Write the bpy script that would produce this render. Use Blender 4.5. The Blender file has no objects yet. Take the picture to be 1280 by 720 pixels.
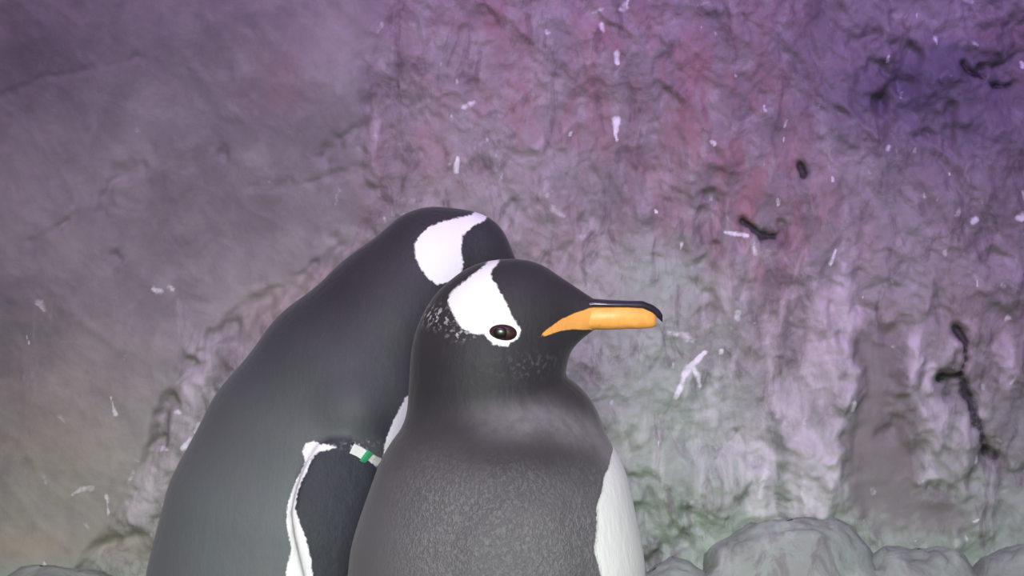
import bpy, math
import numpy as np
from mathutils import Vector

S = bpy.context.scene
COL = S.collection

# ------------------------------------------------------------------ camera
F = 2300.0                       # focal length in pixels of the 1280x720 frame
PITCH = math.radians(4.0)        # looking slightly down
CAMX, CAMY, CAMZ = 0.0, -1.10, 0.672
cam_d = bpy.data.cameras.new('camera')
cam_d.sensor_width = 36.0
cam_d.lens = 36.0 * F / 1280.0
cam_d.clip_start = 0.02
cam = bpy.data.objects.new('camera', cam_d)
COL.objects.link(cam)
cam.location = (CAMX, CAMY, CAMZ)
cam.rotation_euler = (math.pi / 2 - PITCH, 0, 0)
S.camera = cam
cp, sp = math.cos(PITCH), math.sin(PITCH)

def P(px, py, Y):
    """photo pixel -> world point on the upright plane at depth Y"""
    a = (px - 640.0) / F
    b = (360.0 - py) / F
    dy = cp + b * sp
    dz = -sp + b * cp
    t = (Y - CAMY) / dy
    return np.array([CAMX + t * a, Y, CAMZ + t * dz])

def proj(x, y, z):
    dy, dz = y - CAMY, z - CAMZ
    d = dy * cp - dz * sp
    return 640 + F * (x - CAMX) / d, 360 - F * (dy * sp + dz * cp) / d

def rm(rpx, py, Y):
    """pixel radius at depth Y -> metres"""
    p = P(640, py, Y)
    d = (p[1] - CAMY) * cp - (p[2] - CAMZ) * sp
    return rpx * d / F

# ------------------------------------------------------------------ light
world = bpy.data.worlds.new('World')
S.world = world
world.use_nodes = True
wn = world.node_tree.nodes
wn['Background'].inputs['Color'].default_value = (0.50, 0.48, 0.56, 1)
wn['Background'].inputs['Strength'].default_value = 0.34

def aim(o, target):
    o.rotation_euler = (Vector(target) - o.location).to_track_quat('-Z', 'Y').to_euler()

def area(name, loc, target, size, size_y, energy, color, spread=180):
    l = bpy.data.lights.new(name, 'AREA')
    l.shape = 'RECTANGLE'; l.size = size; l.size_y = size_y
    l.energy = energy; l.color = color; l.spread = math.radians(spread)
    o = bpy.data.objects.new(name, l); COL.objects.link(o)
    o.location = loc; aim(o, target)
    return o

def spot(name, loc, target, angle, blend, radius, energy, color):
    l = bpy.data.lights.new(name, 'SPOT')
    l.spot_size = math.radians(angle); l.spot_blend = blend
    l.shadow_soft_size = radius; l.energy = energy; l.color = color
    o = bpy.data.objects.new(name, l); COL.objects.link(o)
    o.location = loc; aim(o, target)
    return o

area('violet_ceiling_lamp', (0.34, -0.72, 1.48), (0.24, 0.40, 0.90), 0.9, 0.25, 2.4, (0.47, 0.26, 1.0), 62)
area('pink_ceiling_lamp', (-0.25, -0.75, 1.70), (0.0, 0.40, 0.80), 0.5, 0.4, 1.4, (1.0, 0.54, 0.90), 80)
spot('white_spot_lamp', (0.04, -1.65, 0.92), (0.0, 0.25, 0.28), 39, 1.0, 0.22, 160.0, (0.90, 1.0, 0.88))
S.view_settings.view_transform = 'Standard'
S.view_settings.look = 'None'
S.view_settings.gamma = 1.0
S.view_settings.use_curve_mapping = False
S.view_settings.exposure = 0.0

# ------------------------------------------------------------------ noise
def _hash(ix, iy, iz, seed):
    h = (ix.astype(np.int64) * 374761393 + iy.astype(np.int64) * 668265263
         + iz.astype(np.int64) * 2147483647 + seed * 1274126177) & 0xFFFFFFFF
    h = ((h ^ (h >> 13)) * 1274126177) & 0xFFFFFFFF
    h = ((h ^ (h >> 16)) * 2246822519) & 0xFFFFFFFF
    return ((h ^ (h >> 15)) & 0xFFFFFF) / float(0xFFFFFF) * 2 - 1

def vnoise2(x, y, seed=0):
    ix, iy = np.floor(x), np.floor(y)
    fx, fy = x - ix, y - iy
    u = fx * fx * fx * (fx * (fx * 6 - 15) + 10)
    v = fy * fy * fy * (fy * (fy * 6 - 15) + 10)
    z = np.zeros_like(ix)
    a = _hash(ix, iy, z, seed); b = _hash(ix + 1, iy, z, seed)
    c = _hash(ix, iy + 1, z, seed); d = _hash(ix + 1, iy + 1, z, seed)
    return (a * (1 - u) + b * u) * (1 - v) + (c * (1 - u) + d * u) * v

def fbm2(x, y, oct=4, seed=0, gain=0.5):
    s = 0.0; a = 1.0; n = 0.0
    for k in range(oct):
        s = s + a * vnoise2(x * 2 ** k + 17.3 * k, y * 2 ** k - 9.1 * k, seed + k)
        n += a; a *= gain
    return s / n

def ridged2(x, y, oct=4, seed=0, gain=0.5):
    s = 0.0; a = 1.0; n = 0.0
    for k in range(oct):
        r = 1 - np.abs(vnoise2(x * 2 ** k + 5.7 * k, y * 2 ** k + 3.3 * k, seed + k)) * 2
        s = s + a * r; n += a; a *= gain
    return s / n

def sstep(e0, e1, x):
    t = np.clip((x - e0) / (e1 - e0), 0, 1)
    return t * t * (3 - 2 * t)

def seg_dist(u, v, pts):
    """distance to a polyline and position along it (0..1)"""
    best = np.full(u.shape, 1e9); tt = np.zeros(u.shape)
    n = len(pts) - 1
    for i in range(n):
        ax, ay = pts[i]; bx, by = pts[i + 1]
        dx, dy = bx - ax, by - ay
        L = dx * dx + dy * dy + 1e-9
        t = np.clip(((u - ax) * dx + (v - ay) * dy) / L, 0, 1)
        d = np.hypot(u - ax - t * dx, v - ay - t * dy)
        m = d < best
        best = np.where(m, d, best); tt = np.where(m, (i + t) / n, tt)
    return best, tt

def poly_sd(u, v, pts):
    """signed distance to a polygon, positive inside"""
    d, _ = seg_dist(u, v, list(pts) + [pts[0]])
    inside = np.zeros(u.shape, bool)
    n = len(pts)
    for i in range(n):
        ax, ay = pts[i]; bx, by = pts[(i + 1) % n]
        if ay == by:
            continue
        c = ((ay > v) != (by > v)) & (u < (bx - ax) * (v - ay) / (by - ay) + ax)
        inside ^= c
    return np.where(inside, d, -d)

# ------------------------------------------------------------------ mesh and material helpers
def mesh_from(name, V, Q, smooth=True):
    me = bpy.data.meshes.new(name)
    V = np.ascontiguousarray(V, np.float32); Q = np.ascontiguousarray(Q, np.int32)
    me.vertices.add(len(V)); me.vertices.foreach_set('co', V.ravel())
    k = Q.shape[1]
    me.loops.add(Q.size); me.loops.foreach_set('vertex_index', Q.ravel())
    me.polygons.add(len(Q))
    me.polygons.foreach_set('loop_start', np.arange(0, Q.size, k, dtype=np.int32))
    me.update(calc_edges=True)
    me.validate()
    if smooth:
        me.polygons.foreach_set('use_smooth', np.ones(len(me.polygons), bool))
    return me

def attr(me, name, vals):
    a = me.attributes.new(name, 'FLOAT', 'POINT')
    a.data.foreach_set('value', np.ascontiguousarray(vals, np.float32))

def obj(name, me, mat, parent=None):
    o = bpy.data.objects.new(name, me)
    COL.objects.link(o)
    if mat:
        me.materials.append(mat)
    if parent:
        o.parent = parent
        o.matrix_parent_inverse = parent.matrix_basis.inverted()
    return o

class NT:
    def __init__(self, name):
        self.m = bpy.data.materials.new(name); self.m.use_nodes = True
        self.t = self.m.node_tree; self.t.nodes.clear()
        self.out = self.n('ShaderNodeOutputMaterial')
        self.b = self.n('ShaderNodeBsdfPrincipled')
        self.l(self.b.outputs[0], self.out.inputs['Surface'])
    def n(self, typ, **kw):
        x = self.t.nodes.new(typ)
        for k, v in kw.items():
            setattr(x, k, v)
        return x
    def l(self, a, b):
        self.t.links.new(a, b)
    def put(self, sock, v):
        if hasattr(v, 'links'):
            self.l(v, sock)
        else:
            sock.default_value = v
    def attr(self, name):
        return self.n('ShaderNodeAttribute', attribute_name=name).outputs['Fac']
    def math(self, op, a, b=0.0, clamp=False):
        x = self.n('ShaderNodeMath', operation=op, use_clamp=clamp)
        self.put(x.inputs[0], a); self.put(x.inputs[1], b)
        return x.outputs[0]
    def mr(self, v, a, b, c=0.0, d=1.0, smooth=True):
        x = self.n('ShaderNodeMapRange', interpolation_type='SMOOTHSTEP' if smooth else 'LINEAR')
        self.put(x.inputs[0], v)
        for i, q in enumerate((a, b, c, d)):
            x.inputs[i + 1].default_value = q
        return x.outputs[0]
    def pos(self, scale=(1, 1, 1)):
        t = self.n('ShaderNodeTexCoord'); m = self.n('ShaderNodeMapping')
        m.inputs['Scale'].default_value = scale
        self.l(t.outputs['Object'], m.inputs[0])
        return m.outputs[0]
    def noise(self, scale, detail=4.0, rough=0.55, vec=None, dist=0.0):
        x = self.n('ShaderNodeTexNoise')
        x.inputs['Scale'].default_value = scale; x.inputs['Detail'].default_value = detail
        x.inputs['Roughness'].default_value = rough; x.inputs['Distortion'].default_value = dist
        self.l(vec if vec is not None else self.pos(), x.inputs['Vector'])
        return x.outputs['Fac']
    def voro(self, scale, vec=None, feature='F1'):
        x = self.n('ShaderNodeTexVoronoi', feature=feature)
        x.inputs['Scale'].default_value = scale
        self.l(vec if vec is not None else self.pos(), x.inputs['Vector'])
        return x.outputs['Distance']
    def mix(self, f, a, b):
        x = self.n('ShaderNodeMix', data_type='RGBA')
        self.put(x.inputs[0], f)
        for s, v in ((x.inputs[6], a), (x.inputs[7], b)):
            if hasattr(v, 'links'):
                self.l(v, s)
            else:
                s.default_value = (*v, 1)
        return x.outputs[2]
    def bump(self, h, strength, dist, normal=None):
        x = self.n('ShaderNodeBump')
        self.put(x.inputs['Strength'], strength); x.inputs['Distance'].default_value = dist
        self.l(h, x.inputs['Height'])
        if normal is not None:
            self.l(normal, x.inputs['Normal'])
        return x.outputs[0]

def rock_material():
    k = NT('rock')
    big = k.noise(9, 5, 0.6)
    mid = k.noise(38, 6, 0.65, dist=0.6)
    streak = k.noise(30, 5, 0.6, vec=k.pos((1.7, 1.0, 0.65)), dist=0.5)
    fine = k.noise(210, 4, 0.6)
    col = k.mix(k.mr(big, 0.35, 0.65), (0.165, 0.150, 0.156), (0.262, 0.236, 0.240))
    col = k.mix(k.math('MULTIPLY', k.math('MULTIPLY', k.mr(mid, 0.44, 0.66), k.mr(k.attr('rough'), 0.2, 0.9, 0.25, 1.0)), 0.5), col, (0.38, 0.335, 0.35))
    # reddish, tan, green-grey and brown zones of the painted cement
    col = k.mix(k.math('MULTIPLY', k.attr('red'), k.mr(streak, 0.40, 0.60, 0.25, 1.0)), col, (0.255, 0.135, 0.150))  # also darkens the overlit wall centre
    col = k.mix(k.math('MULTIPLY', k.attr('tan'), k.mr(mid, 0.3, 0.6, 0.5, 1.0)), col, (0.36, 0.27, 0.20))
    col = k.mix(k.math('MULTIPLY', k.attr('green'), k.mr(mid, 0.3, 0.6, 0.6, 1.0)), col, (0.285, 0.345, 0.275))
    col = k.mix(k.attr('brown'), col, (0.165, 0.140, 0.132))
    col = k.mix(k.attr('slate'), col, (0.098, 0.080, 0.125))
    drip = k.noise(24, 6, 0.65, vec=k.pos((1.6, 1.0, 0.75)), dist=1.2)
    col = k.mix(k.math('MULTIPLY', k.math('MULTIPLY', k.mr(drip, 0.50, 0.66), k.attr('rough')), 0.60), col, (0.110, 0.074, 0.088))
    # pale mineral wash and droppings
    wash = k.math('ADD', k.attr('wash'), k.math('MULTIPLY', k.math('SUBTRACT', streak, 0.5), 1.5))
    col = k.mix(k.math('MULTIPLY', k.mr(wash, 0.22, 0.80), 0.66), col, k.mix(k.attr('green'), (0.53, 0.455, 0.51), (0.56, 0.575, 0.53)))
    drop = k.math('ADD', k.attr('white'), k.math('MULTIPLY', k.math('SUBTRACT', fine, 0.5), 0.7))
    col = k.mix(k.math('MULTIPLY', k.mr(drop, 0.40, 0.85), 0.85), col, (0.74, 0.72, 0.74))
    crack_dark = k.math('ADD', k.attr('black'), k.math('MULTIPLY', k.math('SUBTRACT', fine, 0.5), k.math('MULTIPLY', k.attr('black'), 1.2)))  # darkness of the cracks and holes, painted into the colour
    col = k.mix(k.math('MULTIPLY', k.mr(crack_dark, 0.14, 0.72), 0.92), col, (0.018, 0.014, 0.018))
    k.l(col, k.b.inputs['Base Color'])
    k.put(k.b.inputs['Roughness'], k.mr(mid, 0.3, 0.7, 0.78, 0.52))
    k.b.inputs['Specular IOR Level'].default_value = 0.35
    hgt = k.math('ADD', k.math('MULTIPLY', mid, 0.7), k.math('MULTIPLY', fine, 0.22))
    k.l(k.bump(hgt, k.mr(k.attr('rough'), 0.0, 1.0, 0.18, 0.42), 0.006), k.b.inputs['Normal'])
    return k.m

def feather_material(name, dark, back, white=(0.77, 0.755, 0.77)):
    k = NT(name)
    ragged = k.noise(420, 3, 0.6)
    tuft = k.noise(150, 4, 0.6, vec=k.pos((1, 1, 0.5)))
    grain = k.noise(560, 2, 0.5, vec=k.pos((1.0, 1.0, 0.7)), dist=0.8)
    soft = k.noise(28, 4, 0.6)
    col = k.mix(k.attr('back'), dark, back)  # dark head to lighter body: veiling haze put into the plumage colour
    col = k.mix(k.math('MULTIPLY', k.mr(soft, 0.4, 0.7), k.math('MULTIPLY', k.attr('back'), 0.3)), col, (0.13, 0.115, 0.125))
    col = k.mix(k.math('MULTIPLY', k.attr('collar_light'), k.mr(tuft, 0.25, 0.7, 0.6, 1.0)), col, (0.175, 0.158, 0.178))  # overhead light on the breast bulge, painted into the colour
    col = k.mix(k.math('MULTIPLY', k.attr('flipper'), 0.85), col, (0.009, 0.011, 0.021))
    g = k.math('MULTIPLY', k.attr('grain'), k.mr(grain, 0.45, 0.62))
    col = k.mix(k.math('MULTIPLY', g, 0.42), col, (0.205, 0.192, 0.212))
    # plumage patches: attribute is the signed distance in millimetres
    w = k.math('ADD', k.attr('white_mm'), k.math('MULTIPLY', k.math('SUBTRACT', ragged, 0.5), 3.2))
    col = k.mix(k.mr(w, -0.7, 0.7), col, white)
    sp_ = k.math('MULTIPLY', k.attr('speck'), k.mr(k.noise(330, 2, 0.5), 0.52, 0.62))
    col = k.mix(k.math('MULTIPLY', sp_, 0.75), col, (0.6, 0.58, 0.6))
    o = k.math('ADD', k.attr('orange_mm'), k.math('MULTIPLY', k.math('SUBTRACT', ragged, 0.5), 0.8))
    col = k.mix(k.mr(o, -0.4, 0.4), col, (0.86, 0.37, 0.09))
    k.l(col, k.b.inputs['Base Color'])
    k.b.inputs['Roughness'].default_value = 0.62
    k.b.inputs['Specular IOR Level'].default_value = 0.30
    k.b.inputs['Sheen Weight'].default_value = 0.10
    k.b.inputs['Sheen Roughness'].default_value = 0.5
    h = k.math('ADD', k.math('MULTIPLY', tuft, 0.4),
               k.math('MULTIPLY', grain, k.math('MULTIPLY', k.attr('grain'), 1.3)))
    k.l(k.bump(h, 0.5, 0.0035), k.b.inputs['Normal'])
    return k.m

def plain(name, col, rough=0.5, spec=0.5, coat=0.0, var=0.12, scale=160.0):
    k = NT(name)
    n = k.noise(scale, 4, 0.6)
    c2 = tuple(min(1, c * (1 + 2.5 * var)) for c in col); c1 = tuple(c * (1 - var) for c in col)
    k.l(k.mix(k.mr(n, 0.3, 0.7), c1, c2), k.b.inputs['Base Color'])
    k.b.inputs['Roughness'].default_value = rough
    k.b.inputs['Specular IOR Level'].default_value = spec
    k.b.inputs['Coat Weight'].default_value = coat
    return k.m

M_ROCK = rock_material()
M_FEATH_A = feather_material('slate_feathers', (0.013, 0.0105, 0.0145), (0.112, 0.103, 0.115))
M_FEATH_B = feather_material('dark_feathers', (0.022, 0.020, 0.025), (0.122, 0.136, 0.140))  # lighter tone carries the greenish haze
M_ORANGE = plain('orange_bill', (0.86, 0.37, 0.085), 0.42, 0.4, 0.0, 0.06, 220)
M_HORN = plain('dark_horn', (0.022, 0.018, 0.028), 0.32, 0.5, 0.2, 0.2)
M_EYE = plain('brown_eye', (0.030, 0.012, 0.012), 0.3, 0.4, 0.1, 0.3, 300)
M_PUPIL = plain('black_pupil', (0.010, 0.006, 0.007), 0.3, 0.4, 0.1, 0.1)
M_FOOT = plain('orange_foot', (0.70, 0.27, 0.07), 0.55, 0.3, 0.0, 0.15, 90)
M_GREEN = plain('green_plastic', (0.05, 0.30, 0.15), 0.35, 0.5, 0.0, 0.1)
M_WHITE = plain('white_plastic', (0.72, 0.71, 0.68), 0.4, 0.5, 0.0, 0.05)

# ------------------------------------------------------------------ the rock face behind the penguins
YW = 0.40

def axis(lo, hi, dlo, dhi, fine, coarse):
    a = np.arange(dlo, dhi, fine)
    l = np.arange(dlo - coarse, lo - coarse, -coarse)[::-1] if dlo > lo else np.array([])
    r = np.arange(dhi, hi + coarse, coarse)
    return np.concatenate([l, a, r])

def grid_quads(nu, nv):
    i = np.arange(nu * nv).reshape(nv, nu)
    return np.stack([i[:-1, :-1], i[:-1, 1:], i[1:, 1:], i[1:, :-1]], -1).reshape(-1, 4)

# name of feature: (polyline in photo pixels, width px, depth mm, dark paint 0..1)
CRACKS = [
    ([(-60, 150), (0, 122), (55, 98), (110, 90), (180, 73)], 4, 1.4, 0.12),
    ([(310, 236), (375, 232), (430, 214)], 4, 1.6, 0.12),
    ([(405, 195), (425, 178), (442, 163)], 7, 4.0, 0.15),
    ([(40, 300), (75, 285), (95, 270)], 5, 2.5, 0.05),
    ([(130, 262), (140, 230), (175, 205)], 8, 3.0, 0.0),
    ([(885, 245), (884, 300), (887, 345), (886, 388)], 9, 6.0, 0.25),
    ([(880, 320), (868, 350), (850, 375)], 6, 3.0, 0.1),
    ([(930, 277), (945, 289), (952, 295), (966, 296)], 5, 10.0, 1.0),
    ([(977, 278), (977, 304)], 4, 6.0, 0.45),
    ([(1000, 205), (1004, 219)], 5, 8.0, 0.9),
    ([(1205, 80), (1215, 90), (1232, 97), (1245, 106), (1268, 106)], 5, 8.0, 0.75),
    ([(1235, 40), (1262, 32), (1300, 26)], 9, 5.0, 0.2),
    ([(1225, 84), (1250, 84), (1280, 66)], 4, 4.0, 0.3),
    ([(1188, 130), (1186, 160), (1180, 200)], 6, 6.0, 0.35),  # a shadow on the rock, drawn in as a dark groove
    ([(1196, 412), (1205, 430), (1206, 452), (1200, 468), (1176, 473)], 6, 10.0, 0.95),
    ([(1186, 476), (1184, 492)], 7, 6.0, 0.5),
    ([(1203, 474), (1212, 500), (1222, 530), (1238, 566)], 8, 9.0, 0.75),
    ([(1238, 566), (1246, 572)], 7, 6.0, 0.6),
    ([(1255, 595), (1285, 592)], 7, 6.0, 0.35),
    ([(1070, 385), (1085, 383)], 8, 5.0, 0.35),
    ([(1078, 388), (1105, 420), (1130, 412), (1150, 400)], 6, 3.0, 0.15),
    ([(1113, 340), (1118, 365)], 6, 4.0, 0.25),
    ([(1165, 350), (1178, 360), (1180, 395)], 10, 5.0, 0.2),
    ([(922, 540), (916, 550)], 6, 5.0, 0.55),
    ([(900, 558), (895, 562)], 7, 5.0, 0.4),
    ([(865, 552), (858, 556)], 6, 4.0, 0.3),
    ([(946, 575), (940, 600), (928, 622)], 9, 6.0, 0.35),
    ([(968, 545), (965, 575)], 6, 5.0, 0.3),
    ([(975, 626), (995, 627)], 6, 5.0, 0.5),
    ([(833, 405), (836, 430), (828, 452), (815, 465)], 6, 4.0, 0.25),
    ([(760, 498), (785, 505)], 9, 4.0, 0.3),
    ([(785, 570), (800, 560), (815, 545)], 7, 4.0, 0.25),
    ([(803, 600), (806, 625), (795, 640)], 14, 12.0, 0.35),
    ([(795, 715), (825, 700), (850, 680), (870, 655)], 14, 12.0, 0.3),
    ([(95, 715), (120, 690), (175, 668)], 8, 5.0, 0.1),
    ([(195, 555), (205, 515), (215, 490), (240, 455)], 10, 10.0, 0.30),
    ([(240, 455), (270, 425), (330, 385), (400, 335), (430, 310)], 12, 7.0, 0.12),
    ([(150, 640), (172, 600), (195, 555)], 9, 5.0, 0.1),
    ([(148, 318), (152, 324)], 6, 4.0, 0.4),
    ([(275, 190), (280, 197)], 6, 4.0, 0.35),
    ([(465, 238), (485, 236)], 6, 4.0, 0.3),
    ([(1070, 55), (1100, 35)], 8, 5.0, 0.25),
    ([(1130, 45), (1140, 70), (1125, 95)], 14, 7.0, 0.2),
    ([(1105, 115), (1112, 125)], 9, 4.0, 0.35),
    ([(1100, 65), (1085, 105), (1100, 130)], 12, 5.0, 0.1),
    ([(1145, 170), (1160, 166)], 6, 4.0, 0.3),
    ([(640, 255), (625, 290)], 7, 4.0, 0.1),
    ([(735, 260), (720, 300), (705, 325)], 8, 4.0, 0.12),
    ([(1150, 560), (1165, 580), (1160, 600)], 8, 6.0, 0.2),
    ([(1105, 545), (1125, 528), (1135, 520)], 7, 4.0, 0.25),
    ([(1168, 600), (1185, 612), (1205, 605)], 8, 6.0, 0.2),
]
# raised, pale knobs and flutes: (polyline, width px, height mm, white wash 0..1)
RIDGES = [
    ([(1052, 335), (1056, 380), (1060, 430), (1066, 480), (1050, 500)], 12, 8.0, 0.55),
    ([(1040, 440), (1035, 490)], 18, 5.0, 0.45),
    ([(1062, 495), (1058, 510), (1045, 540), (1042, 600), (1030, 640)], 10, 7.0, 0.4),
    ([(952, 575), (950, 640)], 13, 8.0, 1.0),
    ([(1005, 560), (1003, 640)], 14, 8.0, 0.95),
    ([(1030, 580), (1022, 640)], 11, 7.0, 0.8),
    ([(1060, 610), (1070, 640)], 12, 4.0, 0.35),
    ([(1145, 415), (1140, 450), (1128, 485)], 11, 7.0, 0.5),
    ([(1190, 430), (1178, 450)], 9, 6.0, 0.5),
    ([(1162, 460), (1158, 485)], 8, 5.0, 0.5),
    ([(1150, 520), (1140, 545)], 14, 7.0, 0.35),
    ([(1180, 510), (1168, 550)], 14, 7.0, 0.35),
    ([(1212, 520), (1205, 560), (1200, 605)], 17, 8.0, 0.35),
    ([(1150, 560), (1158, 575)], 9, 5.0, 0.5),
    ([(1150, 602), (1162, 595)], 9, 5.0, 0.6),
    ([(1240, 600), (1235, 620)], 14, 6.0, 0.4),
    ([(1190, 660), (1196, 680)], 10, 5.0, 0.4),
    ([(1225, 650), (1235, 670)], 16, 6.0, 0.4),
    ([(690, 240), (700, 265), (715, 290)], 18, 6.0, 0.22),
    ([(670, 185), (680, 175)], 10, 3.0, 0.35),
    ([(700, 170), (720, 150)], 9, 3.0, 0.3),
    ([(470, 140), (462, 200), (475, 240)], 10, 4.0, 0.3),
    ([(895, 470), (890, 520)], 12, 4.0, 0.3),
    ([(830, 590), (880, 610), (930, 600)], 40, 10.0, 0.15),
    ([(770, 520), (800, 535)], 28, 9.0, 0.1),
    ([(940, 300), (915, 350), (920, 380)], 22, 5.0, 0.15),
    ([(1010, 330), (1025, 400)], 20, 4.0, 0.25),
    ([(1270, 330), (1262, 370)], 14, 5.0, 0.4),
    ([(1265, 420), (1255, 480)], 16, 5.0, 0.25),
    ([(1190, 90), (1165, 100), (1155, 125)], 14, 6.0, 0.15),
    ([(1220, 55), (1250, 60)], 14, 6.0, 0.15),
    ([(1200, 150), (1205, 200)], 12, 5.0, 0.05),
    ([(260, 430), (235, 500), (220, 560), (170, 650)], 26, 8.0, 0.45),
    ([(300, 470), (265, 530), (235, 590)], 12, 6.0, 0.7),
    ([(430, 320), (340, 400), (290, 470)], 22, 8.0, 0.05),
]
DROPS = [  # pale droppings and chips, (polyline, width px, strength)
    ([(880, 440), (862, 456), (852, 475), (845, 494)], 5, 0.9),
    ([(864, 456), (872, 470), (874, 482)], 4.5, 0.85),
    ([(836, 416), (852, 418), (866, 424)], 6, 0.6),
    ([(770, 150), (769, 168), (771, 175)], 4.5, 0.9),
    ([(770, 68), (771, 80)], 5, 0.85), ([(572, 198), (571, 212)], 4.5, 0.9),
    ([(580, 134), (592, 127)], 4.5, 0.75), ([(785, 0), (782, 10)], 7, 0.75), ([(742, 16), (752, 12)], 4, 0.6),
    ([(955, 132), (957, 138)], 5, 0.75), ([(818, 262), (820, 265)], 4.5, 0.9),
    ([(888, 178), (892, 180)], 4.5, 0.7), ([(1185, 217), (1186, 219)], 4, 0.9),
    ([(1213, 278), (1219, 275)], 6, 0.85), ([(1272, 272), (1280, 270)], 6, 0.85),
    ([(1042, 312), (1037, 330)], 4, 0.85), ([(972, 250), (972, 256)], 4, 0.75),
    ([(905, 290), (918, 292), (933, 294)], 3.5, 0.75), ([(941, 305), (942, 316)], 4, 0.65),
    ([(690, 260), (702, 268)], 6, 0.55), ([(683, 245), (690, 240)], 5, 0.55), ([(727, 300), (732, 293)], 5, 0.4),
    ([(620, 212), (626, 205)], 4, 0.5), ([(893, 38), (895, 42)], 5, 0.6),
    ([(36, 418), (39, 428)], 7, 0.75), ([(52, 380), (57, 388)], 6, 0.65),
    ([(192, 362), (198, 364)], 8, 0.7), ([(212, 358), (215, 362)], 6, 0.65), ([(203, 348), (208, 350)], 5, 0.4),
    ([(138, 498), (142, 512), (144, 518)], 4.5, 0.8), ([(53, 480), (56, 485)], 5, 0.45),
    ([(30, 520), (33, 528)], 6, 0.5), ([(76, 520), (82, 528)], 6, 0.5), ([(14, 545), (20, 546)], 5, 0.45),
    ([(88, 620), (100, 612), (115, 610)], 5, 0.65), ([(53, 600), (60, 612), (72, 619)], 5, 0.5),
    ([(132, 622), (134, 642)], 7, 0.75), ([(54, 705), (57, 716)], 4, 0.7), ([(104, 658), (108, 662)], 5, 0.5),
    ([(168, 575), (175, 577)], 4, 0.65), ([(160, 605), (166, 592)], 5, 0.6), ([(182, 598), (184, 606)], 4, 0.6),
    ([(165, 632), (168, 620), (172, 612)], 5, 0.55), ([(200, 563), (210, 562)], 4, 0.8), ([(218, 515), (230, 514)], 4, 0.6),
    ([(238, 548), (228, 560)], 7, 0.8), ([(250, 530), (244, 540)], 6, 0.7), ([(228, 580), (215, 615), (205, 635)], 6, 0.55),
    ([(195, 650), (188, 670)], 6, 0.5), ([(148, 462), (153, 452), (158, 445)], 5, 0.45),
    ([(1225, 648), (1216, 652)], 4, 0.85), ([(1125, 682), (1145, 675)], 4, 0.6), ([(1262, 478), (1268, 470)], 3.5, 0.7),
    ([(1150, 602), (1157, 598)], 5, 0.75), ([(1248, 549), (1252, 552)], 4, 0.6), ([(1063, 500), (1064, 510)], 4, 0.75),
    ([(1180, 90), (1183, 94)], 5, 0.5), ([(1218, 54), (1222, 57)], 5, 0.6), ([(1098, 170), (1099, 172)], 4, 0.5),
    ([(1208, 0), (1215, 2)], 6, 0.6), ([(870, 8), (885, 3)], 5, 0.5), ([(1247, 355), (1250, 358)], 5, 0.6),
    ([(362, 163), (370, 159)], 6, 0.45), ([(110, 118), (111, 122)], 5, 0.4), ([(171, 162), (173, 164)], 5, 0.5),
    ([(335, 228), (342, 226)], 4, 0.4), ([(362, 226), (370, 226)], 4, 0.4), ([(468, 165), (470, 172)], 6, 0.5),
    ([(424, 240), (420, 255)], 6, 0.45), ([(478, 30), (472, 40)], 5, 0.5), ([(490, 262), (492, 268)], 5, 0.45),
    ([(945, 602), (955, 590), (948, 620)], 8, 0.6), ([(1000, 590), (1003, 630)], 8, 0.55), ([(815, 590), (826, 586)], 5, 0.5),
]

rng = np.random.default_rng(4)
for _ in range(170):          # small pale chips scattered over the rough side
    cu, cv = rng.uniform(470, 1290), rng.uniform(-10, 700)
    ln = rng.uniform(1, 9); sl = rng.uniform(-0.5, 0.5)
    DROPS.append(([(cu, cv), (cu + sl * ln, cv + ln)], rng.uniform(2.0, 4.5), rng.uniform(0.35, 0.75)))

def near_box(u, v, pts, m):
    us = [p[0] for p in pts]; vs = [p[1] for p in pts]
    return (u > min(us) - m) & (u < max(us) + m) & (v > min(vs) - m) & (v < max(vs) + m)

def blob(u, v, cx, cy, rx, ry, soft=1.0):
    return np.exp(-(((u - cx) / rx) ** 2 + ((v - cy) / ry) ** 2) * soft)

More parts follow.
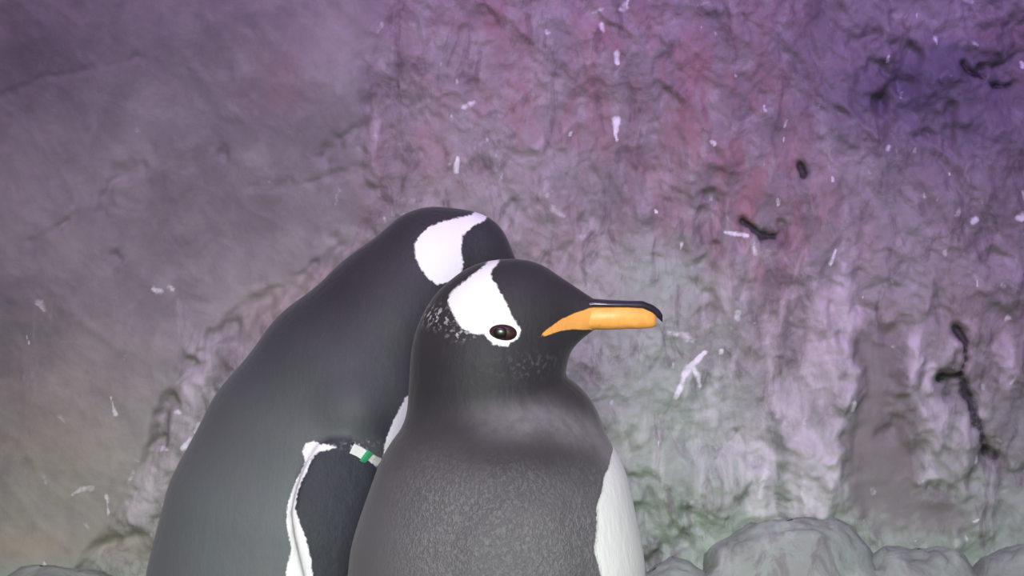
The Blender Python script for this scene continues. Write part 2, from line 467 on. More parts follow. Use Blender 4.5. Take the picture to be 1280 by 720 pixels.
def wall_fields(u, v):
    """relief (m, towards the room) and paint masks at photo-pixel coordinates on the wall"""
    m = 0.00065
    x, y = u * m, v * m
    wx = x + 0.014 * fbm2(x * 16, y * 16, 3, 3); wy = y + 0.014 * fbm2(x * 16 + 40, y * 16, 3, 5)
    # the smooth slab on the left ends along a diagonal edge
    edge = np.interp(v, [-400, 0, 60, 160, 240, 320, 480, 640, 720, 1000], [560, 470, 462, 440, 455, 420, 235, 150, 95, -40])
    right = sstep(-14, 26, u - edge + 26 * fbm2(x * 22, y * 22, 3, 8))
    rough = 0.22 + 0.78 * right
    h = 0.016 * fbm2(x * 4.2, y * 4.2, 3, 1)
    flute = ridged2(wx * 26, wy * 10, 4, 21, 0.55)
    lump = fbm2(wx * 17, wy * 17, 4, 31)
    h = h + rough * (0.0060 * lump + 0.0042 * flute * sstep(380, 900, u))
    diag = ridged2((wx + wy) * 9, (wy - wx) * 24, 4, 51, 0.5)
    h = h + (0.0010 + 0.0030 * right) * diag
    # chipped scales
    cell = np.floor(fbm2(wx * 30, wy * 22, 3, 61) * 5) / 5
    h = h + 0.0030 * right * cell
    h = h + rough * 0.0016 * fbm2(x * 120, y * 120, 3, 71)
    # slab thickness
    h = h + 0.010 * (1 - right) * sstep(330, 100, v) - 0.006 * right * sstep(300, 700, v) * sstep(520, 300, u)
    # the shallow smooth brown hollow on the right
    hol = poly_sd(u, v, [(1062, 420), (1130, 408), (1125, 490), (1150, 560), (1155, 610), (1215, 640), (1210, 668), (1120, 665), (1060, 640), (1050, 545), (1068, 505)])
    hw = sstep(-20, 22, hol + 16 * fbm2(x * 60, y * 60, 3, 81))
    h = h * (1 - 0.7 * hw) - 0.003 * hw
    black = np.zeros_like(u); wash = np.zeros_like(u); white = np.zeros_like(u)
    wob = 4 * fbm2(x * 110, y * 110, 2, 91)
    brk = fbm2(x * 70, y * 70, 2, 95)
    for pts, w, dep, dk in CRACKS:
        lo_u = min(p[0] for p in pts) - 60; hi_u = max(p[0] for p in pts) + 60
        lo_v = min(p[1] for p in pts) - 60; hi_v = max(p[1] for p in pts) + 60
        s = (u > lo_u) & (u < hi_u) & (v > lo_v) & (v < hi_v)
        if not s.any():
            continue
        d, t = seg_dist(u[s], v[s], pts)
        d = np.abs(d + wob[s] * 1.1)
        w = w * (1.0 + (1.1 - 0.5 * dk) * brk[s]); w = np.maximum(w, 1.5)
        e = np.exp(-(d / w) ** 2) * np.clip(0.8 + 1.2 * (1 - dk) * brk[s], 0.2, 1.3)
        h[s] -= dep * 0.001 * e
        black[s] = np.maximum(black[s], dk * np.clip(0.9 + 0.9 * (1 - dk) * brk[s], 0.3, 1) * np.exp(-(d / (w * 0.85)) ** 2))
    for pts, w, hh, ws in RIDGES:
        s = near_box(u, v, pts, 3 * w + 30)
        if not s.any():
            continue
        d, t = seg_dist(u[s], v[s], pts)
        e = np.exp(-((d + wob[s]) / w) ** 2)
        h[s] += hh * 0.0010 * e
        wash[s] = np.maximum(wash[s], ws * np.exp(-((d + wob[s]) / (w * 1.2)) ** 2))
    for pts, w, st in DROPS:
        s = near_box(u, v, pts, 3 * w + 30)
        if not s.any():
            continue
        d, t = seg_dist(u[s], v[s], pts)
        white[s] = np.maximum(white[s], st * np.exp(-(np.abs(d + 0.5 * wob[s]) / (0.95 * w * np.clip(1 + 1.3 * brk[s], 0.35, 1.9))) ** 2))
    n1 = fbm2(wx * 14, wy * 14, 3, 101)
    red = (0.55 * blob(u, v, 700, 130, 190, 160) + 0.55 * blob(u, v, 960, 370, 140, 110) + 0.45 * blob(u, v, 1260, 500, 60, 120)
           + 0.35 * blob(u, v, 880, 150, 130, 130) + 0.30 * blob(u, v, 390, 95, 110, 60) + 0.45 * blob(u, v, 970, 240, 60, 50)
           + 0.35 * blob(u, v, 1245, 45, 60, 25) + 0.5 * blob(u, v, 1225, 620, 90, 60) + 0.3 * blob(u, v, 550, 30, 90, 50) + 0.45 * blob(u, v, 620, 210, 150, 80))  # last blob tones down the overlit centre with darker colour
    red = np.clip((red + 0.30 * right * sstep(520, 330, v)) * (0.75 + 0.9 * n1), 0, 1)
    tan = (0.85 * blob(u, v, 20, 685, 110, 28) + 0.6 * blob(u, v, 60, 580, 150, 110) + 0.5 * blob(u, v, 190, 690, 60, 26)
           + 0.4 * blob(u, v, 370, 390, 70, 50) + 0.35 * blob(u, v, 1240, 555, 14, 18) + 0.3 * blob(u, v, 800, 545, 60, 40))
    green = (0.9 * blob(u, v, 80, 735, 150, 24) + 0.7 * blob(u, v, 830, 480, 110, 140) + 0.6 * sstep(520, 700, v) * sstep(740, 830, u)
             + 0.5 * blob(u, v, 830, 345, 70, 40) + 0.4 * sstep(380, 650, v))
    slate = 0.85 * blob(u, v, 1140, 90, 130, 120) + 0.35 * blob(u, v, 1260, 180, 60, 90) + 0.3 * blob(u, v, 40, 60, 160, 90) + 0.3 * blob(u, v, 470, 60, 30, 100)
    wash = wash + 0.35 * blob(u, v, 960, 520, 160, 120) + 0.25 * blob(u, v, 1000, 380, 110, 70) + 0.12 * blob(u, v, 690, 270, 70, 60) \
        + 0.2 * blob(u, v, 1250, 440, 60, 80) + 0.15 * blob(u, v, 120, 420, 160, 90) + 0.0 * right + 0.07 * right * sstep(300, 420, v)
    wash = wash * (1 - 0.8 * hw)
    c01 = lambda q: np.clip(q, 0, 1)
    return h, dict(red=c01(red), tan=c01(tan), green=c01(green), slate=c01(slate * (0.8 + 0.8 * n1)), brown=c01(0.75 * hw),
                   wash=c01(wash), white=c01(white), black=c01(black), rough=c01(rough * (1 - 0.7 * hw)))

def to_wall_px(X, Z):
    return proj(X, np.full_like(X, YW), Z)

def make_wall():
    ax = axis(-2.0, 2.0, -0.56, 0.56, 0.0016, 0.03)
    az = axis(0.0, 2.2, 0.28, 0.92, 0.0016, 0.03)
    az = np.concatenate([[-0.02], az[az > 0.0]])
    X, Z = np.meshgrid(ax, az)
    u, v = to_wall_px(X.ravel(), Z.ravel())
    h, A = wall_fields(u, v)
    V = np.stack([X.ravel(), YW - h, Z.ravel()], -1)
    nu, nv = len(ax), len(az)
    # a back skin makes the wall a solid slab
    me = mesh_from('wall_back', V, grid_quads(nu, nv))
    for k, q in A.items():
        attr(me, k, q)
    o = obj('wall_back', me, M_ROCK)
    o['kind'] = 'structure'
    o['label'] = 'rough mauve-grey artificial rock face behind the penguins'
    return o

wall = make_wall()

def make_floor():
    ax = axis(-2.0, 2.0, -0.6, 0.6, 0.012, 0.06); ay = axis(-2.4, 0.5, -0.6, 0.5, 0.012, 0.06)
    X, Y = np.meshgrid(ax, ay)
    x, y = X.ravel(), Y.ravel()
    h = 0.004 * fbm2(x * 7, y * 7, 4, 7) + 0.0015 * fbm2(x * 50, y * 50, 2, 9) - 0.003
    me = mesh_from('floor', np.stack([x, y, h], -1), grid_quads(len(ax), len(ay)))
    for k in ('red', 'tan', 'slate', 'brown', 'white', 'black', 'wash'):
        attr(me, k, np.zeros_like(x))
    attr(me, 'green', 0.5 + 0.5 * fbm2(x * 5, y * 5, 3, 4)); attr(me, 'rough', np.full_like(x, 0.7))
    o = obj('floor', me, M_ROCK)
    o['kind'] = 'structure'
    o['label'] = 'grey-green rock ground under the penguins'
    return o

floor = make_floor()

def make_stone(cx, cy, rx, ry, depth, seed, tilt=0.0):
    """rounded knob of the ledge at the foot of the rock face (pixel centre and radii on the wall)"""
    c = P(cx, cy, YW - 0.01); s = 0.00065
    nu, nv = 72, 40
    th = np.linspace(0, 2 * np.pi, nu, endpoint=False); ph = np.linspace(0.02, np.pi - 0.02, nv)
    T, H = np.meshgrid(th, ph)
    T, H = T.ravel(), H.ravel()
    d = np.stack([np.cos(T) * np.sin(H), np.sin(T) * np.sin(H), np.cos(H)], -1)
    q = np.sign(d) * np.abs(d) ** 0.86
    nz = 1 + 0.13 * fbm2(d[:, 0] * 2.0 + 3 * seed, d[:, 2] * 2.0 + d[:, 1], 4, seed) + 0.025 * fbm2(d[:, 0] * 9 + seed, d[:, 2] * 9 + d[:, 1] * 7, 3, seed + 5)
    L = q * nz[:, None] * np.array([rx * s, depth, ry * s])
    ct, st = math.cos(tilt), math.sin(tilt)
    L = np.stack([L[:, 0] * ct - L[:, 2] * st, L[:, 1], L[:, 0] * st + L[:, 2] * ct], -1)
    # below its crown each knob runs down to the ground as a buttress
    low = L[:, 2] < 0
    drop = np.clip(-L[:, 2] / (ry * s), 0, 1)
    L[:, 2] = np.where(low, L[:, 2] * (c[2] + 0.01) / (ry * s), L[:, 2])
    V = c + L
    wide = np.sqrt(np.clip(1 - drop ** 2, 0.04, 1))
    V[:, 0] = np.where(low, c[0] + L[:, 0] / wide * (1 + 0.10 * drop) * (0.90 + 0.10 * wide), V[:, 0])
    V[:, 1] = np.where(low, c[1] + L[:, 1] / wide * (1 + 0.35 * drop), V[:, 1])
    V[:, 0] += 0.006 * fbm2(V[:, 2] * 14 + seed, V[:, 1] * 14, 3, seed + 21) * low
    V[:, 1] += 0.012 * fbm2(V[:, 2] * 16 - seed, V[:, 0] * 16, 3, seed + 22) * drop
    i = np.arange(nu * nv).reshape(nv, nu); j = np.roll(i, -1, 1)
    Q = np.stack([i[:-1], i[1:], j[1:], j[:-1]], -1).reshape(-1, 4)
    me = mesh_from('ledge_stone', V, Q)
    z = np.zeros(len(V))
    n = fbm2(V[:, 0] * 40, V[:, 2] * 40, 3, seed + 9)
    for k in ('red', 'slate', 'brown', 'black', 'white'):
        attr(me, k, z)
    attr(me, 'tan', np.clip(0.25 * n, 0, 1)); attr(me, 'green', np.clip(0.95 + 0.3 * n, 0, 1))
    attr(me, 'wash', np.clip(0.12 + 0.5 * n, 0, 1)); attr(me, 'rough', z + 0.8)
    return obj('ledge_stone', me, M_ROCK, wall)

for a in [(985, 800, 135, 162, 0.060, 11, 0.0), (1150, 815, 95, 140, 0.052, 12, 0.04), (1275, 812, 85, 136, 0.055, 13, -0.05),
          (850, 815, 85, 118, 0.050, 14, 0.3), (1400, 790, 86, 130, 0.055, 15, 0.0), (70, 830, 170, 125, 0.045, 16, 0.1)]:
    make_stone(*a)

# ------------------------------------------------------------------ implicit surfaces for the animals
def roundcone(p, a, b, r1, r2, sq=1.0):
    """distance to a tapered capsule; sq > 1 flattens it sideways (Y)"""
    q = p.copy(); q[:, 1] = (q[:, 1] - a[1]) * sq
    A = np.array([a[0], 0.0, a[2]]); B = np.array([b[0], (b[1] - a[1]) * sq, b[2]])
    ba = B - A; L2 = max(ba @ ba, 1e-9)
    pa = q - A
    # shift along the axis so the side is tangent to both spheres
    L = math.sqrt(L2); k = np.clip((r1 - r2) / L, -0.95, 0.95)
    perp = np.linalg.norm(pa - (pa @ ba / L2)[:, None] * ba, axis=1)
    t = np.clip(pa @ ba / L2 - perp / L * k / math.sqrt(1 - k * k), 0, 1)
    return np.linalg.norm(pa - t[:, None] * ba, axis=1) - (r1 + (r2 - r1) * t)

def smin(a, b, k):
    h = np.clip(0.5 + 0.5 * (b - a) / k, 0, 1)
    return b * (1 - h) + a * h - k * h * (1 - h)

def smax(a, b, k):
    return -smin(-a, -b, k)

def surface_nets(fn, lo, hi, step):
    """triangulate fn(points) = 0 as quads with one vertex per crossed cell"""
    lo = np.array(lo); n = np.ceil((np.array(hi) - lo) / step).astype(int) + 1
    xs = [lo[i] + step * np.arange(n[i]) for i in range(3)]
    D = np.empty(n, np.float32)
    for k in range(n[0]):                              # slab by slab keeps memory low
        Yg, Zg = np.meshgrid(xs[1], xs[2], indexing='ij')
        pts = np.stack([np.full(Yg.size, xs[0][k]), Yg.ravel(), Zg.ravel()], -1)
        D[k] = fn(pts).reshape(n[1], n[2])
    ins = D < 0
    c = [ins[i:n[0] - 1 + i, j:n[1] - 1 + j, k:n[2] - 1 + k] for i in (0, 1) for j in (0, 1) for k in (0, 1)]
    cnt = sum(q.astype(np.int8) for q in c)
    act = (cnt > 0) & (cnt < 8)
    idx = np.full(act.shape, -1, np.int64)
    I, J, K = np.nonzero(act)
    idx[I, J, K] = np.arange(len(I))
    acc = np.zeros((len(I), 3)); num = np.zeros(len(I))
    corners = [(i, j, k) for i in (0, 1) for j in (0, 1) for k in (0, 1)]
    for a in corners:
        for ax_ in range(3):
            if a[ax_]:
                continue
            b = list(a); b[ax_] = 1
            da = D[I + a[0], J + a[1], K + a[2]]; db = D[I + b[0], J + b[1], K + b[2]]
            s = (da < 0) != (db < 0)
            t = np.where(s, da / np.where(s, da - db, 1), 0)
            pt = np.array(a, float)[None] + np.eye(3)[ax_][None] * t[:, None]
            acc += pt * s[:, None]; num += s
    V = lo + step * (np.stack([I, J, K], -1) + acc / num[:, None])
    quads = []
    for ax_ in range(3):
        o1, o2 = [q for q in range(3) if q != ax_]
        sl0 = [slice(1, -1)] * 3; sl1 = [slice(1, -1)] * 3
        sl0[ax_] = slice(0, n[ax_] - 1); sl1[ax_] = slice(1, n[ax_])
        a, b = ins[tuple(sl0)], ins[tuple(sl1)]
        g = np.argwhere(a != b)
        base = g.copy(); base[:, o1] += 1; base[:, o2] += 1     # grid index of the edge start
        flip = a[tuple(g.T)]
        def cell(d1, d2):
            q = base.copy(); q[:, o1] -= d1; q[:, o2] -= d2
            return idx[q[:, 0], q[:, 1], q[:, 2]]
        qd = np.stack([cell(1, 1), cell(0, 1), cell(0, 0), cell(1, 0)], -1)
        if ax_ == 1:
            flip = ~flip
        qd[~flip] = qd[~flip][:, ::-1]
        quads.append(qd)
    return V, np.concatenate(quads)

def chain(p, pts, Y, sq, k):
    d = None
    for (a, b) in zip(pts[:-1], pts[1:]):
        ya = Y + (a[3] if len(a) > 3 else 0); yb = Y + (b[3] if len(b) > 3 else 0)
        c = roundcone(p, P(a[0], a[1], ya), P(b[0], b[1], yb), rm(a[2], a[1], ya), rm(b[2], b[1], yb), sq)
        d = c if d is None else smin(d, c, k)
    return d

def px_on(p, Y):
    """photo-pixel coordinates of points as seen on the bird's own middle plane"""
    return proj(p[:, 0], np.full(len(p), Y), p[:, 2])

def side_on(fn, px, py, Y, sign):
    """point on the body surface beside the middle plane at a pixel"""
    q = P(px, py, Y)
    ts = np.linspace(0.002, 0.2, 800)
    pts = np.stack([np.full(800, q[0]), Y + sign * ts, np.full(800, q[2])], -1)
    d = fn(pts)
    i = int(np.argmax(d > 0))
    return pts[i]

def loft(sections, n=20):
    """sections: (centre x, centre y, top z, bottom z, half width)"""
    V = []
    for (cx, cy, zt, zb, hw) in sections:
        zc, hz = (zt + zb) / 2, (zt - zb) / 2
        for k in range(n):
            a = 2 * math.pi * k / n
            ca, sa = math.cos(a), math.sin(a)
            V.append((cx, cy + hw * np.sign(ca) * abs(ca) ** 0.8, zc + hz * np.sign(sa) * abs(sa) ** 0.8))
    Q = []
    for i in range(len(sections) - 1):
        for k in range(n):
            l = (k + 1) % n
            Q.append((i * n + k, i * n + l, (i + 1) * n + l, (i + 1) * n + k))
    V = np.array(V)
    s0 = len(V); V = np.vstack([V, V[:n].mean(0), V[-n:].mean(0)])
    for k in range(n):
        l = (k + 1) % n
        e = (len(sections) - 1) * n
        Q.append((s0, l, k, k)); Q.append((s0 + 1, e + k, e + l, e + l))
    return V, Q

def loft_mesh(name, sections, n=20):
    V, Q = loft(sections, n)
    me = bpy.data.meshes.new(name)
    me.from_pydata([tuple(v) for v in V], [], [tuple(dict.fromkeys(q)) for q in Q])
    me.update()
    for p in me.polygons:
        p.use_smooth = True
    return me

def ellipsoid(name, c, r, nu=28, nv=16):
    V = [(c[0], c[1], c[2] + r[2])]
    for j in range(1, nv):
        a = math.pi * j / nv
        for i in range(nu):
            b = 2 * math.pi * i / nu
            V.append((c[0] + r[0] * math.sin(a) * math.cos(b), c[1] + r[1] * math.sin(a) * math.sin(b), c[2] + r[2] * math.cos(a)))
    V.append((c[0], c[1], c[2] - r[2]))
    Fc = []
    for i in range(nu):
        k = (i + 1) % nu
        Fc.append((0, 1 + i, 1 + k))
        for j in range(nv - 2):
            Fc.append((1 + j * nu + i, 1 + (j + 1) * nu + i, 1 + (j + 1) * nu + k, 1 + j * nu + k))
        Fc.append((len(V) - 1, 1 + (nv - 2) * nu + k, 1 + (nv - 2) * nu + i))
    me = bpy.data.meshes.new(name); me.from_pydata(V, [], Fc); me.update()
    for p in me.polygons:
        p.use_smooth = True
    return me

def foot_mesh(cx, cy, yaw, s=1.0):
    c, sn = math.cos(yaw), math.sin(yaw)
    def w(x, y, z):
        return np.array([cx + s * (x * c - y * sn), cy + s * (x * sn + y * c), s * z])
    heel = w(-0.015, 0, 0.014)
    def fn(p):
        d = roundcone(p, w(-0.02, 0, 0.075), heel, 0.017 * s, 0.013 * s)
        for a in (-0.5, 0.0, 0.5):
            L = 0.078 if a == 0 else 0.068
            d = smin(d, roundcone(p, heel, w(L * math.cos(a), L * math.sin(a), 0.007), 0.012 * s, 0.006 * s), 0.008)
            d = smin(d, roundcone(p, w(L * math.cos(a), L * math.sin(a), 0.008), w((L + 0.014) * math.cos(a), (L + 0.014) * math.sin(a), 0.003), 0.0055 * s, 0.002 * s), 0.003)
        for a in (-0.3, 0.3, -0.15, 0.15):
            d = smin(d, roundcone(p, heel, w(0.056 * math.cos(a), 0.056 * math.sin(a), 0.005), 0.009 * s, 0.0045 * s), 0.006)
        return np.maximum(d, -p[:, 2])
    V, Q = surface_nets(fn, (cx - 0.12, cy - 0.12, -0.008), (cx + 0.12, cy + 0.12, 0.105), 0.003)
    return mesh_from('foot', V, Q)

# ------------------------------------------------------------------ penguin in front
def thing(name, loc, label, cat, group):
    e = bpy.data.objects.new(name, None); COL.objects.link(e)
    e.empty_display_size = 0.05
    e.location = loc; e['label'] = label; e['category'] = cat; e['group'] = group
    return e

def make_front():
    Y = 0.0
    root_xy = P(612, 400, Y)
    root = thing('penguin', (root_xy[0], Y, 0.0), 'upright penguin with bright orange bill and grainy grey back, standing before the other penguin', 'penguin', 'penguins by the rock face')
    yaw = math.radians(25)
    face = np.array([math.cos(yaw), math.sin(yaw)])
    torso = [(612, 600, 116), (626, 645, 160), (621, 720, 180), (617, 850, 190)]
    gx = P(617, 850, Y)[0]
    def fn_core(p):
        d = chain(p, torso, Y, 1.0, 0.010)
        t0 = P(617, 850, Y); r0 = rm(190, 850, Y)
        d = smin(d, roundcone(p, t0, np.array([gx - 0.002, Y, 0.22]), r0, 0.094), 0.02)
        d = smin(d, roundcone(p, np.array([gx - 0.002, Y, 0.22]), np.array([gx - 0.006, Y, 0.115]), 0.094, 0.066), 0.02)
        d = smin(d, roundcone(p, P(606, 520, Y), P(606, 455, Y), rm(97, 520, Y), rm(93, 455, Y), 1.12), 0.008)
        # breast fold at the base of the neck
        d = smin(d, roundcone(p, P(660, 552, Y + 0.006), P(640, 600, Y), rm(95, 552, Y), rm(118, 600, Y), 1.0), 0.005)
        return d
    def fn_head(p):
        d = roundcone(p, P(618, 428, Y), P(626, 415, Y), rm(95, 428, Y), rm(90, 415, Y), 1.32)
        d = smin(d, roundcone(p, P(652, 388, Y), P(737, 393, Y), rm(62, 388, Y), rm(19, 393, Y), 1.22), 0.006)
        d = smin(d, roundcone(p, P(668, 414, Y), P(730, 403, Y), rm(47, 414, Y), rm(13, 403, Y), 1.1), 0.004)
        return d
    flip_poly = [(596, 600), (650, 578), (700, 596), (724, 655), (728, 730), (716, 830), (690, 930), (668, 980), (646, 960), (612, 880), (590, 790), (574, 700), (576, 640)]
    def fn(p):
        core = fn_core(p)
        u, v = px_on(p, Y)
        fl = -poly_sd(u, v, flip_poly) * 0.00046
        d = smin(core, fn_head(p), 0.006)
        d = smin(d, smax(fl + 0.004, core - 0.0026, 0.010), 0.008)
        back = np.array([gx, Y]) - face * 0.05
        d = smin(d, roundcone(p, np.array([back[0], back[1], 0.12]), np.array([gx - face[0] * 0.14, Y - face[1] * 0.14, 0.018]), 0.04, 0.012), 0.03)
        return d
    V, Q = surface_nets(fn, (gx - 0.19, Y - 0.135, 0.0), (gx + 0.135, Y + 0.135, 0.66), 0.0021)
    me = mesh_from('body', V, Q)
    u, v = px_on(V, Y)
    mm = 0.478
    patch = poly_sd(u, v, [(561, 372), (566, 362), (580, 350), (596, 338), (608, 329), (616, 320), (620, 300), (630, 300), (624, 326), (614, 337), (615, 347), (621, 353),
                           (627, 364), (634, 375), (640, 390), (647, 399), (651, 407), (646, 417), (634, 425), (618, 423), (609, 415), (606, 410), (594, 411), (584, 407), (574, 398), (566, 385)]) * mm
    # white front: angle around the body axis, measured from the way it faces
    cx = np.interp(v, [540, 640, 720, 850, 1300], [626, 628, 621, 617, 612])
    axx = P(640, 360, Y)[0] + (cx - 640) * mm * 0.001
    dx, dy = V[:, 0] - axx, V[:, 1] - Y
    ang = np.abs((np.degrees(np.arctan2(dy, dx)) - 25 + 180) % 360 - 180)
    beta = np.interp(v, [540, 552, 562, 580, 610, 660, 720, 900, 1300, 1500], [-30, 14, 44, 60, 70, 75.5, 71, 78, 85, 100])
    belly = np.radians(beta - ang) * np.hypot(dx, dy) * 1000
    belly = np.where(v > 540, belly, -50)
    attr(me, 'white_mm', np.clip(np.maximum(patch, belly), -30, 30))
    orange = poly_sd(u, v, [(672, 416), (684, 406), (700, 396), (718, 389), (736, 384), (760, 381), (760, 414), (735, 411), (715, 409), (698, 410), (684, 414)]) * mm
    attr(me, 'orange_mm', np.clip(orange, -20, 20))
    sb = sstep(470, 660, v)
    attr(me, 'back', np.clip(0.12 + 0.9 * sb - 0.28 * blob(u, v, 650, 552, 80, 24), 0, 1))  # painted haze, lighter downwards; blob darkens below the breast fold
    gn = 30 * fbm2(V[:, 0] * 40, V[:, 2] * 40, 3, 5)
    attr(me, 'grain', np.clip(sstep(545, 615, v + gn) * sstep(470, 545, u) * (1 - 0.45 * sstep(660, 700, v)) * sstep(2, -2, belly), 0, 1))
    ring = np.exp(-((v - np.interp(u, [520, 600, 680, 740, 760], [505, 512, 512, 535, 560])) / 19) ** 2) * sstep(560, 660, u)  # band where the breast catches light from above, painted in
    attr(me, 'collar_light', np.clip(ring, 0, 1))
    attr(me, 'speck', np.clip(blob(u, v, 548, 392, 20, 10) + 0.8 * blob(u, v, 578, 411, 16, 6) + 0.09 * blob(u, v, 660, 450, 40, 14), 0, 1))
    attr(me, 'flipper', np.zeros(len(V)))
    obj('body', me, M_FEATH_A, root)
    # bill
    def sec(px, yt, yb, hw):
        a, b = P(px, yt, Y), P(px, yb, Y)
        return (a[0], Y, a[2], b[2], hw)
    up = [sec(700, 378, 392, 0.0050), sec(724, 376, 387, 0.0066), sec(742, 373.5, 385, 0.0076), sec(762, 375, 385, 0.0076), sec(785, 376, 385, 0.0064),
          sec(803, 376, 386, 0.0052), sec(816, 381, 392, 0.0040), sec(824, 387, 399, 0.0027), sec(828, 393, 403, 0.0014)]
    u_o = obj('upper_bill', loft_mesh('upper_bill', up), M_HORN, root)
    u_o['label'] = 'dark ridge of the bill'
    lowr = [sec(690, 400, 408, 0.0050), sec(715, 390, 410, 0.0068), sec(740, 381, 412, 0.0088), sec(762, 380, 412, 0.0090), sec(785, 381, 411, 0.0080),
            sec(803, 383, 411, 0.0064), sec(814, 388, 410, 0.0050), sec(820, 393, 408, 0.0032)]
    l_o = obj('lower_bill', loft_mesh('lower_bill', lowr), M_ORANGE, root)
    l_o['label'] = 'orange side of the bill'
    for sgn in (-1, 1):
        e = side_on(fn, 628, 410, Y, sgn)
        eo = obj('eye', ellipsoid('eye', (e[0], e[1] - sgn * 0.0015, e[2]), (0.0087, 0.0034, 0.0053)), M_EYE, root)
        obj('pupil', ellipsoid('pupil', (e[0] - 0.001, e[1] + sgn * 0.0009, e[2] + 0.0003), (0.0044, 0.0016, 0.0037)), M_PUPIL, eo)
    for sgn in (-1, 1):
        n = np.array([-face[1], face[0]]) * sgn * 0.05
        obj('foot', foot_mesh(gx + n[0] + face[0] * 0.02, Y + n[1] + face[1] * 0.02, yaw + sgn * 0.12), M_FOOT, root)
    return root

def make_back():
    Y = 0.19
    gx = P(352, 800, Y)[0]
    root = thing('penguin', (gx, Y, 0.0), 'penguin hunched behind the other, dark bent back, white-edged flipper with green band', 'penguin', 'penguins by the rock face')
    yaw = math.radians(8)
    face = np.array([math.cos(yaw), math.sin(yaw)])
    body = [(538, 331, 71), (490, 402, 92), (438, 484, 121), (397, 574, 145), (372, 660, 163), (358, 740, 169), (352, 860, 171)]
    def fn_core(p):
        d = chain(p, body, Y, 1.02, 0.012)
        t0 = P(352, 860, Y)
        d = smin(d, roundcone(p, t0, np.array([gx + 0.002, Y, 0.20]), rm(171, 860, Y), 0.088, 1.02), 0.02)
        d = smin(d, roundcone(p, np.array([gx + 0.002, Y, 0.20]), np.array([gx + 0.006, Y, 0.115]), 0.088, 0.066), 0.02)
        return d
    # breast and throat, mostly behind the other bird
    def fn_head(p):
        d = roundcone(p, P(560, 327, Y), P(580, 319, Y), rm(60, 327, Y), rm(55, 319, Y), 1.22)
        d = smin(d, roundcone(p, P(590, 318, Y), P(640, 346, Y), rm(46, 318, Y), rm(15, 346, Y), 1.15), 0.006)
        d = smin(d, roundcone(p, P(590, 345, Y), P(636, 352, Y), rm(34, 345, Y), rm(11, 352, Y), 1.1), 0.006)
        return d
    flip_poly = [(396, 556), (412, 548), (434, 548), (456, 562), (472, 584), (474, 615), (466, 660), (456, 720), (444, 800), (424, 878), (408, 892), (396, 870), (388, 800), (380, 720), (368, 670), (364, 640), (370, 612), (380, 584)]
    def fn(p):
        core = fn_core(p)
        u, v = px_on(p, Y)
        # the flipper stands off a little from the flank
        off = np.interp(v, [540, 600, 720, 880], [0.006, 0.012, 0.016, 0.016])
        near = p[:, 1] < Y
        un, vn = proj(p[:, 0], p[:, 1], p[:, 2])
        uu = np.where(near, un, u); vv = np.where(near, vn, v)
        fl = -poly_sd(uu, vv, flip_poly) * 0.00053
        d = smin(core, fn_head(p), 0.012)
        d = smin(d, smax(fl, core - off, 0.004), 0.0035)
        # shoulder above the flipper
        d = smin(d, roundcone(p, P(440, 515, Y - 0.052), P(462, 545, Y - 0.056), rm(48, 515, Y), rm(26, 545, Y)), 0.012)
        bk = np.array([gx, Y]) - face * 0.05
        d = smin(d, roundcone(p, np.array([bk[0], bk[1], 0.12]), np.array([gx - face[0] * 0.14, Y - face[1] * 0.14, 0.018]), 0.04, 0.012), 0.03)
        return d
    V, Q = surface_nets(fn, (gx - 0.17, Y - 0.13, 0.0), (gx + 0.20, Y + 0.13, 0.70), 0.0021)
    me = mesh_from('body', V, Q)
    u, v = px_on(V, Y)
    un, vn = proj(V[:, 0], V[:, 1], V[:, 2])
    mm = 0.56
    near = V[:, 1] < Y
    patch = poly_sd(u, v, [(521, 304), (527, 292), (540, 281), (556, 275), (574, 271), (590, 268), (600, 255), (614, 258), (607, 275), (592, 281), (580, 292), (578, 308), (580, 325), (578, 340), (566, 347), (550, 351), (540, 344), (530, 332), (523, 318)]) * mm
    uu = np.where(near, un, u); vv = np.where(near, vn, v)
    belly = poly_sd(uu, vv, [(508, 494), (503, 505), (492, 525), (484, 545), (480, 560), (479, 580), (478, 640), (470, 720), (462, 900), (440, 1500), (900, 1500), (900, 520), (560, 505)]) * mm
    edge = poly_sd(un, vn, [(378, 566), (382, 554), (392, 551), (400, 555), (416, 556), (424, 558), (410, 562), (398, 565), (389, 574), (384, 588), (376, 604), (371, 620), (369, 636), (374, 652), (383, 675), (389, 700), (392, 740), (396, 800), (408, 880),
                            (398, 890), (380, 800), (362, 740), (357, 715), (364, 685), (358, 655), (359, 632), (366, 610), (375, 592), (382, 577)]) * mm
    edge = np.where(near, edge, -50)
    tagw = poly_sd(un, vn, [(436, 556), (448, 558), (474, 572), (480, 582), (470, 586), (452, 572)]) * mm
    tagw = np.where(near, tagw - 1.5, -50)
    attr(me, 'white_mm', np.clip(np.maximum.reduce([patch, belly, edge, tagw]), -30, 30))
    attr(me, 'orange_mm', np.full(len(V), -20.0))
    attr(me, 'back', np.clip(0.05 + 0.95 * sstep(320, 700, v - 0.25 * (u - 400)), 0, 1))  # haze painted into the plumage, paler towards the bottom
    attr(me, 'grain', np.full(len(V), 0.06))
    attr(me, 'collar_light', np.zeros(len(V)))
    attr(me, 'speck', np.clip(0.8 * blob(u, v, 460, 535, 14, 5), 0, 1))
    core = fn_core(V)
    fz = sstep(-6, 3, poly_sd(uu, vv, flip_poly)) * sstep(0.002, 0.006, core)
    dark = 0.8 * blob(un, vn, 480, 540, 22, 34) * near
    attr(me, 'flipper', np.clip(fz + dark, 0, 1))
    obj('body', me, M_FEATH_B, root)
    def sec(px, yt, yb, hw):
        a, b = P(px, yt, Y), P(px, yb, Y)
        return (a[0], Y, a[2], b[2], hw)
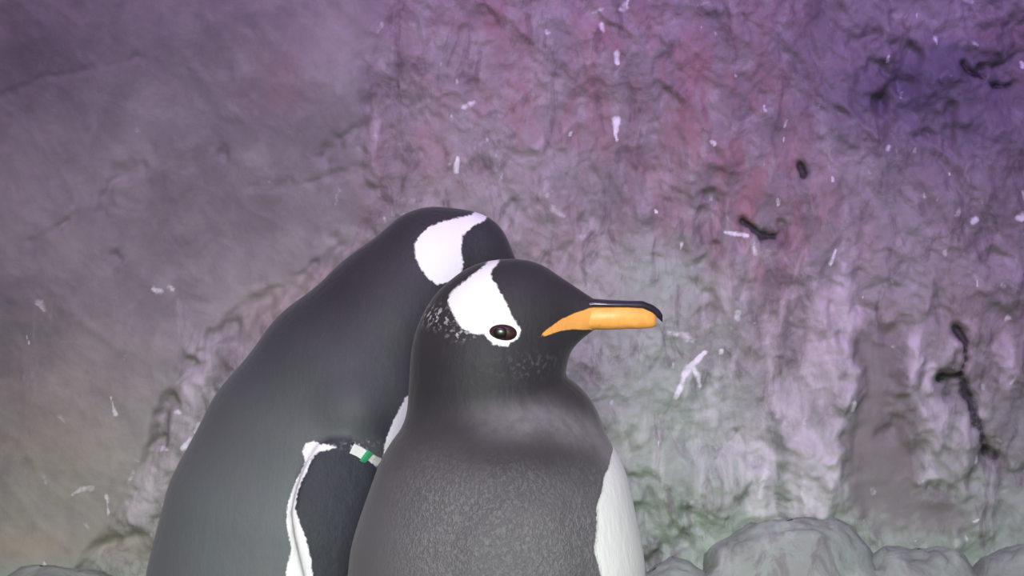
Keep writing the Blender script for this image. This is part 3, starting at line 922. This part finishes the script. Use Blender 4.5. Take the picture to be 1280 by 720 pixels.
    up = [sec(615, 330, 348, 0.0075), sec(640, 336, 350, 0.0085), sec(665, 347, 358, 0.0072), sec(690, 357, 367, 0.0054), sec(706, 366, 376, 0.0036), sec(713, 373, 381, 0.0014)]
    obj('upper_bill', loft_mesh('upper_bill', up), M_HORN, root)['label'] = 'dark ridge of the bill'
    lo = [sec(610, 345, 362, 0.0090), sec(640, 349, 366, 0.0105), sec(665, 357, 374, 0.0088), sec(690, 366, 381, 0.0066), sec(704, 374, 384, 0.0036)]
    obj('lower_bill', loft_mesh('lower_bill', lo), M_ORANGE, root)['label'] = 'orange side of the bill'
    for sgn in (-1, 1):
        e = side_on(fn, 585, 338, Y, sgn)
        eo = obj('eye', ellipsoid('eye', (e[0], e[1] - sgn * 0.0015, e[2]), (0.0082, 0.0034, 0.0052)), M_EYE, root)
        obj('pupil', ellipsoid('pupil', (e[0], e[1] + sgn * 0.0009, e[2]), (0.0042, 0.0016, 0.0036)), M_PUPIL, eo)
    # identification band round the root of the near flipper
    ys = np.linspace(Y - 0.13, Y, 1200)
    def surf(px, py):
        q = np.stack([P(px, py, y) for y in ys])
        d = fn(q)
        return q[int(np.argmax(d < 0))]
    path = [surf(px, py) for px, py in [(440, 560), (449, 564), (458, 570), (466, 575), (474, 579)]]
    def strip(pts, w, t):
        Vs, Fs = [], []
        for i, c in enumerate(pts):
            a = pts[max(i - 1, 0)]; b = pts[min(i + 1, len(pts) - 1)]
            tg = (b - a) / np.linalg.norm(b - a); nn = np.array([0, -1.0, 0]); up_ = np.cross(tg, nn); up_ /= np.linalg.norm(up_)
            for s1, s2 in ((-1, -0.6), (1, -0.6), (1, 1), (-1, 1)):
                Vs.append(tuple(c + up_ * w * s1 + nn * t * s2))
        for i in range(len(pts) - 1):
            for k in range(4):
                l = (k + 1) % 4
                Fs.append((i * 4 + k, i * 4 + l, i * 4 + 4 + l, i * 4 + 4 + k))
        Fs.append((3, 2, 1, 0)); e = (len(pts) - 1) * 4; Fs.append((e, e + 1, e + 2, e + 3))
        m = bpy.data.meshes.new('flipper_band'); m.from_pydata(Vs, [], Fs); m.update()
        return m
    band = obj('flipper_band', strip(path, 0.0034, 0.0022), M_WHITE, root)
    band['label'] = 'white identification band with green tag'
    mid = [path[1] * 0.35 + path[2] * 0.65 + np.array([0, -0.0018, 0]), path[2] + np.array([0, -0.0018, 0]), path[2] * 0.5 + path[3] * 0.5 + np.array([0, -0.0018, 0])]
    tag = obj('band_tag', strip(mid, 0.0044, 0.0018), M_GREEN, band)
    tag['label'] = 'green tag'
    for sgn in (-1, 1):
        n = np.array([-face[1], face[0]]) * sgn * 0.048
        obj('foot', foot_mesh(gx + n[0] + face[0] * 0.02, Y + n[1] + face[1] * 0.02, yaw + sgn * 0.12), M_FOOT, root)
    return root

make_front()
make_back()
